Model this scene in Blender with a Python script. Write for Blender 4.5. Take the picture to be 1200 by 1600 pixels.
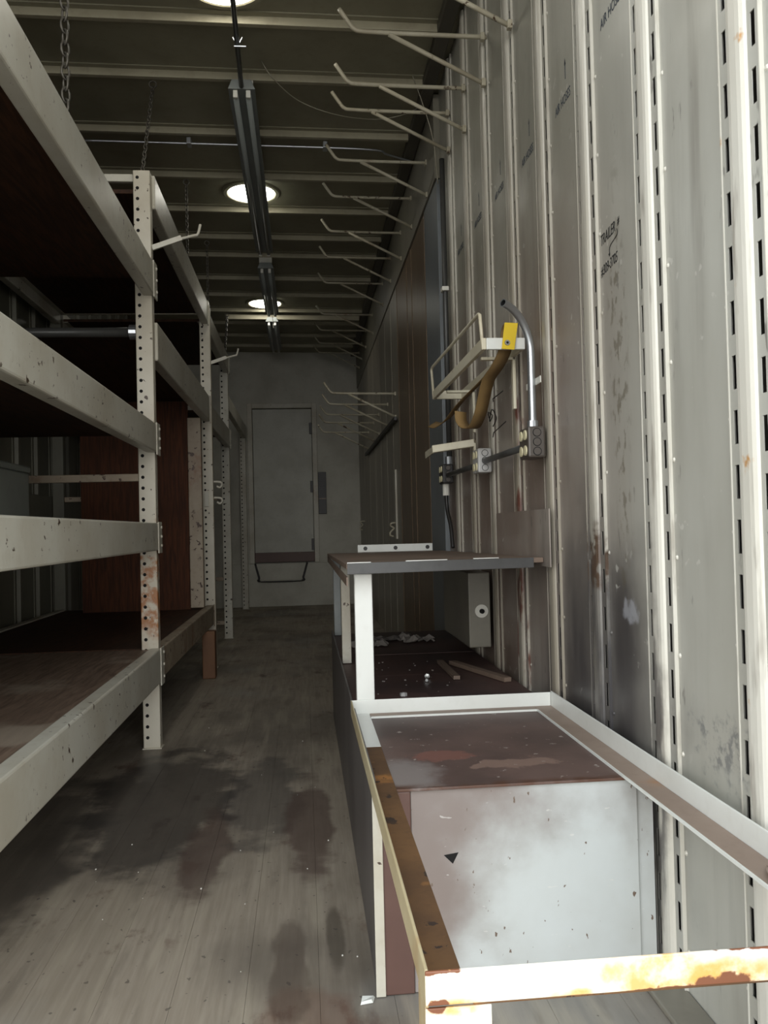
import bpy, bmesh, math, random
from mathutils import Vector, Matrix
random.seed(7)
for o in list(bpy.data.objects): bpy.data.objects.remove(o)
scene = bpy.context.scene
COL = scene.collection

# ------------------------------------------------------------------ camera
F_PX, CAM_H = 1341.0, 0.92
def cam_basis(roll=1.4, vp=(475, 829)):
    cy = Vector((vp[0]-600, -(vp[1]-800), -F_PX)).normalized()
    s, c = math.sin(math.radians(roll)), math.cos(math.radians(roll))
    cz = Vector((-s, c, -(cy.x*-s + cy.y*c)/cy.z)).normalized()
    return cy.cross(cz), cy, cz
bx_, by_, bz_ = cam_basis()
cam_data = bpy.data.cameras.new('camera'); cam = bpy.data.objects.new('camera', cam_data)
COL.objects.link(cam)
cam.matrix_world = Matrix(((bx_.x, bx_.y, bx_.z, 0), (by_.x, by_.y, by_.z, 0), (bz_.x, bz_.y, bz_.z, CAM_H), (0, 0, 0, 1)))
cam_data.sensor_fit = 'VERTICAL'; cam_data.sensor_height = 24.0
cam_data.lens = 24.0*F_PX/1600.0
cam_data.clip_start = 0.02
scene.camera = cam

# ------------------------------------------------------------------ world (bright overcast daylight) and exposure
world = bpy.data.worlds.new('overcast_sky'); scene.world = world
world.use_nodes = True
wn = world.node_tree; wn.nodes.clear()
wo = wn.nodes.new('ShaderNodeOutputWorld'); wb = wn.nodes.new('ShaderNodeBackground')
wc = wn.nodes.new('ShaderNodeTexCoord'); wsx = wn.nodes.new('ShaderNodeSeparateXYZ'); wr = wn.nodes.new('ShaderNodeValToRGB')
wn.links.new(wc.outputs['Generated'], wsx.inputs[0]); wn.links.new(wsx.outputs['Z'], wr.inputs[0])
wr.color_ramp.elements[0].position = 0.0; wr.color_ramp.elements[0].color = (1.0, 0.985, 0.95, 1)
wr.color_ramp.elements[1].position = 1.0; wr.color_ramp.elements[1].color = (0.50, 0.58, 0.66, 1)
wn.links.new(wr.outputs[0], wb.inputs[0]); wb.inputs[1].default_value = 3.4
wn.links.new(wb.outputs[0], wo.inputs[0])
vs = scene.view_settings
vs.view_transform = 'Standard'; vs.look = 'None'; vs.gamma = 1.0; vs.use_curve_mapping = False
vs.exposure = 0.65
# a light portal in the open rear doorway: guides sampling of the sky, gives no light itself
pl = bpy.data.lights.new('doorway_portal', 'AREA'); pl.shape = 'RECTANGLE'; pl.size = 2.44; pl.size_y = 3.1
pl.cycles.is_portal = True
po = bpy.data.objects.new('doorway_portal', pl); COL.objects.link(po)
po.location = (-0.5, 0.56, 1.55); po.rotation_euler = (math.radians(90), 0, 0)   # faces +y (into the trailer)

# ------------------------------------------------------------------ helpers
LOC = {}
def setp(o, label=None, cat=None, group=None, kind=None):
    if label: o['label'] = label
    if cat: o['category'] = cat
    if group: o['group'] = group
    if kind: o['kind'] = kind
    return o
def thing(name, loc, label, cat, group=None):
    o = bpy.data.objects.new(name, None); COL.objects.link(o)
    o.location = loc; o.empty_display_size = 0.05
    LOC[o.name] = Vector(loc)
    return setp(o, label, cat, group)
class MB:
    def __init__(s): s.v = []; s.f = []
    def add(s, vs_, fs):
        n = len(s.v); s.v += [tuple(v) for v in vs_]; s.f += [tuple(i+n for i in f) for f in fs]; return s
    def box(s, x0, x1, y0, y1, z0, z1):
        return s.add([(x0,y0,z0),(x1,y0,z0),(x1,y1,z0),(x0,y1,z0),(x0,y0,z1),(x1,y0,z1),(x1,y1,z1),(x0,y1,z1)],
                     [(0,3,2,1),(4,5,6,7),(0,1,5,4),(1,2,6,5),(2,3,7,6),(3,0,4,7)])
    def hexa(s, p):   # 8 points in box order
        return s.add(p, [(0,3,2,1),(4,5,6,7),(0,1,5,4),(1,2,6,5),(2,3,7,6),(3,0,4,7)])
    def bar(s, a, b, w, h, up=(0,0,1)):
        a, b = Vector(a), Vector(b); d = (b-a).normalized(); u = Vector(up)
        if abs(d.dot(u)) > .99: u = Vector((0,1,0))
        r = d.cross(u).normalized(); u = r.cross(d)
        P = []
        for c in (a, b):
            P += [c-r*w/2-u*h/2, c+r*w/2-u*h/2, c+r*w/2+u*h/2, c-r*w/2+u*h/2]
        return s.add(P, [(3,2,1,0),(4,5,6,7),(0,1,5,4),(1,2,6,5),(2,3,7,6),(3,0,4,7)])
    def tube(s, pts, r, seg=8, closed=False, hollow=False):
        pts = [Vector(p) for p in pts]; n = len(pts); rings = []
        prev = None
        for i, p in enumerate(pts):
            if closed: d = (pts[(i+1) % n]-pts[i-1])
            else: d = (pts[min(i+1, n-1)]-pts[max(i-1, 0)])
            d.normalize()
            if prev is None:
                prev = d.orthogonal().normalized()
            prev = (prev-d*prev.dot(d)).normalized()
            q = d.cross(prev)
            rr = r[i] if isinstance(r, (list, tuple)) else r
            rings.append([p+prev*rr*math.cos(2*math.pi*k/seg)+q*rr*math.sin(2*math.pi*k/seg) for k in range(seg)])
        V = [v for R in rings for v in R]; Fc = []
        m = n if closed else n-1
        for i in range(m):
            a, b = i*seg, ((i+1) % n)*seg
            for k in range(seg):
                Fc.append((a+k, a+(k+1) % seg, b+(k+1) % seg, b+k))
        if not closed and not hollow:
            Fc.append(tuple(reversed(range(seg)))); Fc.append(tuple((n-1)*seg+k for k in range(seg)))
        return s.add(V, Fc)
    def disc(s, c, nrm, r, th, seg=16, r2=None):
        c = Vector(c); nn = Vector(nrm).normalized(); a = nn.orthogonal().normalized(); b = nn.cross(a)
        r2 = r if r2 is None else r2
        V = [c+(a*math.cos(2*math.pi*k/seg)+b*math.sin(2*math.pi*k/seg))*r for k in range(seg)]
        V += [c+nn*th+(a*math.cos(2*math.pi*k/seg)+b*math.sin(2*math.pi*k/seg))*r2 for k in range(seg)]
        Fc = [tuple(reversed(range(seg))), tuple(range(seg, 2*seg))]
        Fc += [(k, (k+1) % seg, seg+(k+1) % seg, seg+k) for k in range(seg)]
        return s.add(V, Fc)
    def ring(s, c, nrm, prof, seg=32):   # prof: list of (radius, height) closed loop
        c = Vector(c); nn = Vector(nrm).normalized(); a = nn.orthogonal().normalized(); b = nn.cross(a); m = len(prof)
        V = []; Fc = []
        for k in range(seg):
            t = 2*math.pi*k/seg; d = a*math.cos(t)+b*math.sin(t)
            V += [c+d*r+nn*h for r, h in prof]
        for k in range(seg):
            A, B = k*m, ((k+1) % seg)*m
            for j in range(m): Fc.append((A+j, B+j, B+(j+1) % m, A+(j+1) % m))
        return s.add(V, Fc)
    def mesh(s, name, off=Vector((0,0,0)), smooth=False):
        me = bpy.data.meshes.new(name)
        me.from_pydata([(v[0]-off[0], v[1]-off[1], v[2]-off[2]) for v in s.v], [], s.f)
        bm = bmesh.new(); bm.from_mesh(me); bmesh.ops.recalc_face_normals(bm, faces=bm.faces); bm.to_mesh(me); bm.free()
        if smooth:
            for p in me.polygons: p.use_smooth = True
        return me
    def build(s, name, mat, parent=None, smooth=False, bevel=0, **kw):
        off = LOC.get(parent.name, Vector((0,0,0))) if parent else Vector((0,0,0))
        me = s.mesh(name, off, smooth)
        return link(name, me, mat, parent, bevel, **kw)
def link(name, me, mat, parent=None, bevel=0, loc=None, **kw):
    if mat and not me.materials: me.materials.append(mat)
    o = bpy.data.objects.new(name, me); COL.objects.link(o)
    if parent:
        o.parent = parent; LOC[o.name] = LOC.get(parent.name, Vector((0,0,0)))
    if loc is not None: o.location = loc
    if bevel:
        b = o.modifiers.new('bevel', 'BEVEL'); b.width = bevel; b.segments = 2; b.limit_method = 'ANGLE'
    setp(o, **kw)
    return o
def box(name, mat, parent, *a, bevel=0, **kw): return MB().box(*a).build(name, mat, parent, bevel=bevel, **kw)
def copy_tree(o, parent=None):
    c = o.copy(); COL.objects.link(c); c.parent = parent
    for ch in o.children: copy_tree(ch, c)
    return c
def smoothpts(pts, n=8):
    P = [Vector(p) for p in pts]; out = []
    for i in range(len(P)-1):
        p0, p1, p2, p3 = P[max(i-1,0)], P[i], P[i+1], P[min(i+2,len(P)-1)]
        for k in range(n):
            t = k/n
            out.append(.5*((2*p1)+(p2-p0)*t+(2*p0-5*p1+4*p2-p3)*t*t+(3*p1-p0-3*p2+p3)*t**3))
    out.append(P[-1]); return out

# ------------------------------------------------------------------ materials
def lin(c): return tuple((v/255/12.92 if v/255 <= .04045 else ((v/255+.055)/1.055)**2.4) for v in c)+(1,)
class Mat:
    def __init__(s, name, rough=.5, metal=0):
        s.m = bpy.data.materials.new(name); s.m.use_nodes = True; s.nt = s.m.node_tree
        s.b = s.nt.nodes['Principled BSDF']; s.b.inputs['Roughness'].default_value = rough; s.b.inputs['Metallic'].default_value = metal
        s.pos = s.nt.nodes.new('ShaderNodeNewGeometry').outputs['Position']
    def n(s, t): return s.nt.nodes.new(t)
    def l(s, a, b): s.nt.links.new(a, b)
    def mapped(s, sc=(1,1,1), off=(0,0,0), src=None):
        m = s.n('ShaderNodeMapping'); s.l(src or s.pos, m.inputs[0]); m.inputs['Scale'].default_value = sc; m.inputs['Location'].default_value = off
        return m.outputs[0]
    def noise(s, scale, detail=4, sc=(1,1,1), off=(0,0,0), rough=.55, dist=0):
        t = s.n('ShaderNodeTexNoise'); s.l(s.mapped(sc, off), t.inputs['Vector'])
        t.inputs['Scale'].default_value = scale; t.inputs['Detail'].default_value = detail; t.inputs['Roughness'].default_value = rough; t.inputs['Distortion'].default_value = dist
        return t.outputs['Fac']
    def ramp(s, f, a, b, lo=0., hi=1.):
        r = s.n('ShaderNodeMapRange'); r.interpolation_type = 'SMOOTHSTEP'; s.l(f, r.inputs[0])
        for i, v in zip((1,2,3,4), (a, b, lo, hi)): r.inputs[i].default_value = v
        return r.outputs[0]
    def math(s, op, a, b=None):
        m = s.n('ShaderNodeMath'); m.operation = op
        for i, v in enumerate((a, b)):
            if v is None: continue
            if isinstance(v, (int, float)): m.inputs[i].default_value = v
            else: s.l(v, m.inputs[i])
        return m.outputs[0]
    def mix(s, f, a, b):
        m = s.n('ShaderNodeMix'); m.data_type = 'RGBA'
        for i, v in ((0, f), (6, a), (7, b)):
            if isinstance(v, (int, float)): m.inputs[i].default_value = v
            elif isinstance(v, tuple): m.inputs[i].default_value = v
            else: s.l(v, m.inputs[i])
        return m.outputs[2]
    def axis(s, k):
        x = s.n('ShaderNodeSeparateXYZ'); s.l(s.pos, x.inputs[0]); return x.outputs[k]
    def blob(s, c, r, soft=.5, wob=.35, nsc=6):    # irregular stain around c with radii r
        m = s.mapped(tuple(1/v for v in r), tuple(-a/b for a, b in zip(c, r)))
        L = s.n('ShaderNodeVectorMath'); L.operation = 'LENGTH'; s.l(m, L.inputs[0])
        d = s.math('ADD', L.outputs['Value'], s.math('MULTIPLY', s.math('SUBTRACT', s.noise(nsc, 5), .5), wob*4))
        return s.ramp(d, 1+soft*.5, 1-soft*.5)
    def color(s, c):
        if isinstance(c, tuple): s.b.inputs['Base Color'].default_value = c
        else: s.l(c, s.b.inputs['Base Color'])
        return s
    def bump(s, h, strength=.3, dist=.002):
        b = s.n('ShaderNodeBump'); b.inputs['Strength'].default_value = strength; b.inputs['Distance'].default_value = dist
        s.l(h, b.inputs['Height']); s.l(b.outputs[0], s.b.inputs['Normal']); return s
    def rough(s, f): s.l(f, s.b.inputs['Roughness']); return s

def worn(name, base, dirt, dirt_amt=.5, stain=None, stain_at=.62, chip=None, chip_at=.68, rough=.45, scale=1., sc=(1,1,1), chip_scale=26):
    M = Mat(name, rough)
    c = M.mix(M.ramp(M.noise(3.1*scale, 6, sc), .35, .72, 0, dirt_amt), lin(base), lin(dirt))
    c = M.mix(M.ramp(M.noise(30*scale, 3, sc), .5, .75, 0, dirt_amt*.4), c, lin(dirt))
    if stain:
        f = M.math('MULTIPLY', M.ramp(M.noise(4.2*scale, 5, (1,1,.7), (3,1,7)), stain_at, stain_at+.12), M.ramp(M.noise(22*scale, 4), .3, .6, .35, 1))
        c = M.mix(f, c, lin(stain))
    if chip:
        f = M.ramp(M.noise(chip_scale, 4, (1,1,1), (5,9,2), .6), chip_at, chip_at+.02)
        f2 = M.math('MULTIPLY', f, M.ramp(M.noise(2.6, 3, (1,1,1), (8,3,4)), .38, .5))
        c = M.mix(f2, c, lin(chip))
    M.color(c); M.bump(M.noise(60, 4), .15, .001)
    return M.m

cream = (226, 226, 214)
m_beam = worn('beam_paint', (194,191,178), (162,152,132), .55, (190,150,100), .68, (74,60,46), .64, .38, chip_scale=34)
m_beam_rust = worn('beam_paint_rusty', (158,144,124), (116,96,74), .7, (118,76,46), .56, (70,48,34), .60, .5)
m_hang = worn('hanger_paint', (180,174,154), (132,120,98), .7, (110,84,56), .62, (80,62,44), .62, .5)
m_wire = worn('wire_shelf_paint', (214,208,186), (170,156,128), .5, None, .6, (110,76,48), .7, .4)
m_clean = worn('white_angle_paint', (220,222,217), (190,188,178), .35, None, .6, (120,96,76), .72, .35)
m_post_dark = worn('post_paint_dim', (190,187,174), (150,138,116), .6, (150,105,66), .66, (70,56,44), .66, .45)

def perforated(name):
    M = Mat(name, .42)
    c = M.mix(M.ramp(M.noise(3.1, 6), .35, .72, 0, .5), lin((196,190,174)), lin((156,142,118)))
    r = M.blob((-.64, 3.78, .70), (.25, .25, .22), .6, .5, 9)
    r = M.math('MULTIPLY', r, M.ramp(M.noise(20, 5), .4, .58))
    c = M.mix(r, c, lin((150,98,54)))
    c = M.mix(M.ramp(M.noise(40, 4, (1,1,1), (5,9,2)), .66, .68), c, lin((72,56,44)))
    M.color(c); M.bump(M.noise(60, 4), .15, .001); return M.m
m_post = perforated('upright_paint')

def wallpaint(name, base):
    M = Mat(name, .38)
    y = M.axis(1); z = M.axis(2)
    c = M.mix(M.ramp(M.noise(2.2, 6, (1,1,.35)), .36, .7, 0, .6), lin(base), lin((150,147,136)))
    # brown-grey use grime by the bench, with painted light falloff deeper in
    film_shade = M.math('MULTIPLY', M.ramp(y, 1.55, 2.5), M.ramp(z, 2.6, 1.5, .55, 1))
    film_shade = M.math('MULTIPLY', film_shade, M.ramp(M.noise(1.7, 5, (1,1,.5), (2,2,2)), .25, .6, .55, .95))
    c = M.mix(film_shade, c, M.mix(M.ramp(z, 1.3, 2.2), lin((122,104,93)), lin((126,121,104))))
    # grime streaks
    stk = M.math('MULTIPLY', M.ramp(M.noise(11, 5, (1,1,.07), (4,1,3)), .48, .72), M.ramp(M.noise(1.9, 4, (1,1,.6), (1,1,8)), .35, .65))
    c = M.mix(M.math('MULTIPLY', stk, .45), c, lin((96,88,80)))
    # soot from torch work around the bench end
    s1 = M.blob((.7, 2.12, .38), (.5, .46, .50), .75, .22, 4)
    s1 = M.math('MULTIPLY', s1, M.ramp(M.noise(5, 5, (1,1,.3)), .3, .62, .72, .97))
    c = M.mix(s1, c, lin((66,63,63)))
    s2 = M.blob((.7, 1.85, .725), (.3, .045, .028), .6, .7, 20)
    c = M.mix(M.math('MULTIPLY', s2, .6), c, lin((170,172,178)))
    dp = M.blob((.7, 1.42, .52), (.3, .12, .05), .8, .8, 26)
    c = M.mix(M.math('MULTIPLY', M.math('MULTIPLY', dp, M.ramp(M.noise(34, 4), .45, .6)), .6), c, lin((84,88,92)))
    mo = M.math('MULTIPLY', M.blob((.7, 1.88, 1.20), (.3, .05, .42), .9, .5, 8), M.ramp(M.noise(42, 5, (1,1,.6)), .52, .62))
    c = M.mix(M.math('MULTIPLY', mo, .6), c, lin((92,84,66)))
    # scuffs and scratches
    sc1 = M.math('MULTIPLY', M.ramp(M.noise(40, 3, (1,1,.28), (1,4,2)), .64, .70), M.ramp(M.noise(3.5, 3, (1,1,1), (9,1,1)), .45, .6))
    c = M.mix(M.math('MULTIPLY', sc1, .6), c, lin((86,82,78)))
    sc2 = M.math('MULTIPLY', M.ramp(M.noise(55, 2, (1,.5,.5), (5,4,2)), .68, .72), M.ramp(M.noise(3, 3, (1,1,1), (2,7,1)), .5, .62))
    c = M.mix(M.math('MULTIPLY', sc2, .5), c, lin((204,202,194)))
    M.color(c); M.bump(M.noise(5, 3), .12, .01); M.rough(M.ramp(M.noise(4, 4), .3, .7, .3, .5))
    return M.m
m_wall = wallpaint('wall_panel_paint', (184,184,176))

def postpaint():
    M = Mat('wall_post_paint', .36)
    y = M.axis(1); z = M.axis(2)
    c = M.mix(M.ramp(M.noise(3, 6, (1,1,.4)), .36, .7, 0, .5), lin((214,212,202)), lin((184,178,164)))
    film_shade = M.math('MULTIPLY', M.ramp(y, 1.55, 2.5), M.ramp(z, 2.6, 1.4, .5, 1))  # grime plus painted darkening, as daylight drops off away from the opening
    c = M.mix(M.math('MULTIPLY', film_shade, M.ramp(M.noise(3, 5, (1,1,.3), (2,2,2)), .3, .6, .6, .9)), c, lin((136,127,111)))
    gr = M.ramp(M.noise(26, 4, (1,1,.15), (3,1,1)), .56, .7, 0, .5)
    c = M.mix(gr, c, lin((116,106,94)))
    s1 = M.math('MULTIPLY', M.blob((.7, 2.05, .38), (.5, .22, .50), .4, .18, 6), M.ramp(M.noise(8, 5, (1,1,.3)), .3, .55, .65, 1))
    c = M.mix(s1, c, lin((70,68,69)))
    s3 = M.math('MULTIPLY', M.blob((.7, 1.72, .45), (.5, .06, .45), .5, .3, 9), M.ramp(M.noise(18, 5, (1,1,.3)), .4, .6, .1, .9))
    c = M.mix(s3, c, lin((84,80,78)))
    rs = M.math('MULTIPLY', M.blob((.7, 2.04, .83), (.4, .10, .07), .6, .5, 16), M.ramp(M.noise(26, 4), .38, .55))
    c = M.mix(rs, c, lin((78,62,50)))
    r2 = M.math('MULTIPLY', M.ramp(M.noise(15, 4, (1,1,.8), (4,4,1)), .66, .73), M.ramp(y, 1.6, 1.4))
    c = M.mix(r2, c, lin((186,138,80)))
    r3 = M.math('MULTIPLY', M.ramp(M.noise(14, 4, (1,1,.35), (1,7,1)), .52, .62), M.math('MULTIPLY', M.ramp(y, 2.6, 2.72), M.ramp(z, 1.62, 1.5)))
    r3 = M.math('MULTIPLY', r3, M.ramp(y, 3.0, 2.85))
    c = M.mix(r3, c, lin((96,62,52)))
    M.color(c); M.bump(M.noise(30, 4), .12, .002); return M.m
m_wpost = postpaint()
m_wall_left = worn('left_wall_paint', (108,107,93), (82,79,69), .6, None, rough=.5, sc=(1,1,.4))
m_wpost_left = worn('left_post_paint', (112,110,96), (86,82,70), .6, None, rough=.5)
m_skin = worn('outer_skin', (120,118,112), (90,86,80), .5)
m_lin_grey = worn('grey_lining_paint', (160,154,140), (124,116,104), .7, None, rough=.36, sc=(1,1,.25))
m_lin_dark = worn('bluegrey_strip_paint', (116,122,126), (90,92,92), .5, None, rough=.35)

def wood(name, base, dark, sc=(9,9,.7), rough=.45, scuff=None):
    M = Mat(name, rough)
    g = M.noise(7, 7, sc, (0,0,0), .6, .6)
    c = M.mix(M.ramp(g, .32, .68), lin(base), lin(dark))
    c = M.mix(M.ramp(M.noise(2.3, 5), .45, .75, 0, .6), c, lin(dark))
    if scuff: c = M.mix(M.ramp(M.noise(2.6, 5, (1,1,1), (7,3,3)), .55, .68, 0, .6), c, lin(scuff))
    M.b.inputs['Specular IOR Level'].default_value = .25
    M.color(c); M.bump(g, .2, .002); return M.m
m_ply = wood('red_brown_plywood', (84,46,24), (54,30,16), rough=.7)
m_ply_deck = wood('deck_plywood', (138,118,102), (98,82,70), (9,.8,9), .5, (168,156,140))
m_ply_under = wood('shelf_plywood', (76,50,34), (52,36,26), (9,.8,9), .7)
m_brown_wall = wood('brown_wall_board', (124,106,86), (100,84,68), (9,9,.5), .34)

def floormat():
    M = Mat('floor_boards', .55)
    oi = M.n('ShaderNodeObjectInfo')
    g = M.noise(5, 8, (14,.7,1), (0,0,0), .62, .4)
    c = M.mix(M.ramp(g, .25, .75), lin((160,149,134)), lin((140,129,114)))
    c = M.mix(M.math('MULTIPLY', oi.outputs['Random'], .45), c, lin((138,128,112)))
    c = M.mix(M.ramp(M.noise(1.3, 6, (1.4,.7,1), (3,3,0)), .46, .66, 0, .75), c, lin((98,90,80)))
    c = M.mix(M.ramp(M.noise(2.8, 6, (1.6,.8,1), (6,1,0), .65), .60, .68, 0, .7), c, lin((82,60,50)))
    c = M.mix(M.ramp(M.noise(1.1, 4, (1,1,1), (12,8,0)), .56, .7, 0, .35), c, lin((150,152,150)))
    c = M.mix(M.ramp(M.noise(3.2, 5, (5,.45,1), (8,2,0)), .5, .68, 0, .4), c, lin((174,164,145)))
    c = M.mix(M.ramp(M.noise(3.6, 5, (4,.6,1), (1,9,0)), .54, .70, 0, .55), c, lin((112,103,91)))
    c = M.mix(M.ramp(M.noise(7, 5, (1,.6,1), (3,9,4)), .62, .70, 0, .5), c, lin((96,74,62)))
    for cc, rr, a, k in (((-.50, 3.05, 0), (.24, .62, 1), .8, (58,52,48)), ((-.30, 2.55, 0), (.07, .34, 1), .7, (74,56,50)), ((-.16, 3.0, 0), (.13, .45, 1), .6, (64,60,58)),
                         ((.0, 2.75, 0), (.075, .42, 1), .7, (80,60,53)), ((.05, 1.95, 0), (.022, .16, 1), .6, (70,62,52)), ((.0, 1.62, 0), (.09, .12, 1), .4, (110,78,62)), ((-.05, 1.85, 0), (.04, .2, 1), .5, (70,56,48)), ((-.9, 2.6, 0), (.25, .7, 1), .6, (60,56,52))):
        c = M.mix(M.math('MULTIPLY', M.blob(cc, rr, .38, .42, 5), a), c, lin(k))
    sp = M.ramp(M.noise(48, 2, (1,.7,1), (2,2,2)), .68, .72, 0, .6)
    c = M.mix(sp, c, lin((60,54,50)))
    M.color(c); M.bump(g, .25, .002); M.rough(M.ramp(M.noise(2, 4), .3, .7, .42, .66)); return M.m
m_floor = floormat()
m_ceil = worn('ceiling_sheet_paint', (152,147,126), (124,119,100), .6, None, rough=.55)
m_bow = worn('ceiling_bow_paint', (172,165,142), (132,124,104), .6, (106,90,68), .66, None, rough=.5)
m_fascia = worn('dark_fascia_paint', (134,130,116), (108,104,92), .6, None, rough=.45)
m_cornice = worn('dark_cornice', (88,84,74), (66,62,54), .5, None, rough=.5)
m_bulk = worn('bulkhead_paint', (186,184,172), (150,144,130), .55, None, rough=.55)
m_door = worn('door_paint', (186,186,176), (152,148,136), .5, None, rough=.5)
m_dark = worn('black_metal', (38,36,34), (26,24,24), .5, None, rough=.45)
m_hole = Mat('hole_black', .9).color(lin((10,9,8))).m
m_chain = Mat('chain_steel', .5, .6).color(lin((92,88,80))).m
m_emt = Mat('galvanized_conduit', .32, .9).color(lin((190,194,198))).m
m_pipe_dark = worn('dark_pipe', (66,66,64), (44,42,40), .5, None, rough=.4)
m_fix = worn('fixture_grey_paint', (132,137,135), (106,109,108), .5, None, rough=.4)
m_tube = Mat('unlit_tube_glass', .3).color(lin((140,145,142))).m
m_holder = Mat('lampholder_white', .5).color(lin((216,214,204))).m
m_blackbox = worn('outlet_box_paint', (84,77,70), (58,53,48), .6, (110,100,92), .6, None, rough=.4)
m_greybox = worn('outlet_box_bare', (188,188,186), (120,112,104), .6, None, rough=.4)
m_ivory = Mat('ivory_socket', .45).color(lin((214,206,170))).m
m_ring = worn('skylight_ring_paint', (150,146,124), (110,102,84), .5, None, rough=.45)
m_yellow = worn('yellow_webbing', (226,196,34), (190,156,40), .5, None, rough=.7)
m_strap = worn('brown_webbing', (128,102,60), (92,72,46), .7, None, rough=.8)
m_grommet = Mat('steel_grommet', .3, .9).color(lin((150,150,146))).m
m_ink = Mat('stencil_ink', .6).color(lin((58,66,76))).m
m_marker = Mat('black_marker', .6).color(lin((30,30,30))).m
m_thread = Mat('thin_wire', .4, .6).color(lin((150,144,128))).m
m_lamp = bpy.data.materials.new('skylight_lens'); m_lamp.use_nodes = True
_b = m_lamp.node_tree.nodes['Principled BSDF']; _b.inputs['Base Color'].default_value = (.9,.9,.85,1); _b.inputs['Emission Color'].default_value = (1, .97, .86, 1); _b.inputs['Emission Strength'].default_value = 9.0
m_ground = worn('gravel_yard', (150,146,138), (120,114,106), .6, None, rough=.9)

def benchpanel():
    M = Mat('pale_bench_panel', .42)
    x = M.axis(0)
    c = M.mix(M.ramp(M.noise(3, 6), .35, .7, 0, .6), lin((188,193,192)), lin((164,164,158)))
    st = M.math('ADD', M.math('ADD', M.ramp(x, .52, .18, 0, .6), M.ramp(M.axis(2), .12, .38, 0, .3)), M.math('MULTIPLY', M.math('SUBTRACT', M.noise(6, 6), .5), .9))
    c = M.mix(M.ramp(st, .15, .75, 0, .9), c, lin((120,106,100)))
    c = M.mix(M.ramp(M.noise(70, 3, (1,1,.5)), .69, .72), c, lin((104,88,76)))
    c = M.mix(M.math('MULTIPLY', M.ramp(M.noise(60, 3, (.4,1,1.4), (3,3,3)), .69, .72), .5), c, lin((206,204,198)))
    M.color(c); M.bump(M.noise(20, 4), .12, .002); return M.m
m_bpanel = benchpanel()
m_bstile = worn('brown_primer_stile', (92,66,58), (72,52,46), .5, None, .66, (150,132,112), .7, .5)
m_bside = worn('sooty_side_sheet', (98,94,92), (66,62,62), .7, None, rough=.42, sc=(1,1,.3))
def benchtop():
    M = Mat('brown_primer_top', .5)
    c = M.mix(M.ramp(M.noise(4, 6), .35, .7), lin((104,84,77)), lin((80,65,60)))
    c = M.mix(M.math('MULTIPLY', M.blob((.20,1.80,.404), (.07,.10,1), .8, .4, 14), .75), c, lin((142,134,130)))
    c = M.mix(M.math('MULTIPLY', M.blob((.29,1.93,.404), (.06,.05,1), .25, .6, 16), .8), c, lin((126,86,76)))
    c = M.mix(M.math('MULTIPLY', M.blob((.45,1.84,.404), (.09,.035,1), .25, .8, 18), .8), c, lin((136,112,100)))
    c = M.mix(M.math('MULTIPLY', M.ramp(M.axis(1), 1.735, 1.70), M.ramp(M.noise(20, 5), .35, .6)), c, lin((84,56,42)))
    c = M.mix(M.ramp(M.noise(50, 3), .68, .71), c, lin((160,150,142)))
    M.color(c); M.bump(M.noise(20, 4), .15, .002); return M.m
m_btop = benchtop()
m_bshelf = worn('maroon_shelf_boards', (84,62,57), (56,46,45), .8, (100,70,64), .62, None, rough=.55)
m_bsteel = worn('grey_steel_top', (124,106,92), (94,80,70), .7, (124,98,82), .62, None, rough=.6)
m_bedge = worn('scraped_edge', (84,84,84), (56,54,52), .6, None, rough=.35)
m_rust_in = worn('rusty_angle_inside', (104,74,44), (72,50,32), .8, (150,102,52), .58, (50,36,28), .62, .75, scale=2.2)
m_rust_front = worn('rust_streaked_white', (232,228,214), (214,200,170), .6, (204,150,66), .52, (116,66,40), .60, .4, chip_scale=18)
def frontpaint():
    M = Mat('rust_streaked_white', .42)
    c = M.mix(M.ramp(M.noise(5, 6), .35, .7, 0, .5), lin((232,230,220)), lin((216,206,182)))
    for cc, rr in (((.37,.92,.425), (.07,.2,.03)), ((.47,.92,.418), (.05,.2,.022)), ((.60,.92,.42), (.05,.2,.02)), ((.15,.92,.405), (.03,.2,.012)), ((.28,.92,.41), (.03,.2,.008))):
        f = M.math('MULTIPLY', M.blob(cc, rr, .9, .35, 22), M.ramp(M.noise(40, 4), .3, .6, .35, .9))
        c = M.mix(f, c, lin((206,152,72)))
    for cc, rr in (((.45,.92,.41), (.035,.2,.010)), ((.40,.92,.406), (.09,.2,.004)), ((.133,.92,.408), (.013,.2,.008)), ((.13,.92,.446), (.03,.2,.004)), ((.55,.92,.446), (.1,.2,.002))):
        c = M.mix(M.blob(cc, rr, .3, .5, 60), c, lin((112,68,44)))
    c = M.mix(M.ramp(M.noise(60, 4, (1,1,1), (2,2,5)), .69, .71), c, lin((150,110,70)))
    M.color(c); M.bump(M.noise(60, 4), .15, .001); return M.m
m_rust_front = frontpaint()
m_railout = worn('yellowed_white_paint', (186,174,142), (156,138,100), .6, (150,110,60), .62, None, rough=.4)
m_ledge = worn('dusty_flange', (148,130,116), (118,100,88), .7, (150,112,80), .62, None, rough=.55)
m_legrust = worn('rusted_block', (120,84,56), (88,60,42), .7, (150,96,54), .58, None, rough=.7)
m_greymetal = worn('grey_case_paint', (130,136,130), (104,106,100), .5, None, rough=.4)
m_hwhite = worn('enclosure_paint', (128,124,112), (96,90,82), .5, None, rough=.4)
m_scrap = worn('paper_scrap', (130,124,118), (96,90,86), .6, None, rough=.9)
m_zinc = Mat('zinc_bolt', .3, .9).color(lin((206,208,206))).m

# ------------------------------------------------------------------ the setting
XR, XL, Y0, YB, ZC = 0.72, -1.72, 0.60, 10.60, 3.12
TILT = -0.012                       # the roof leans a little
def zc(x): return ZC+TILT*x
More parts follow.
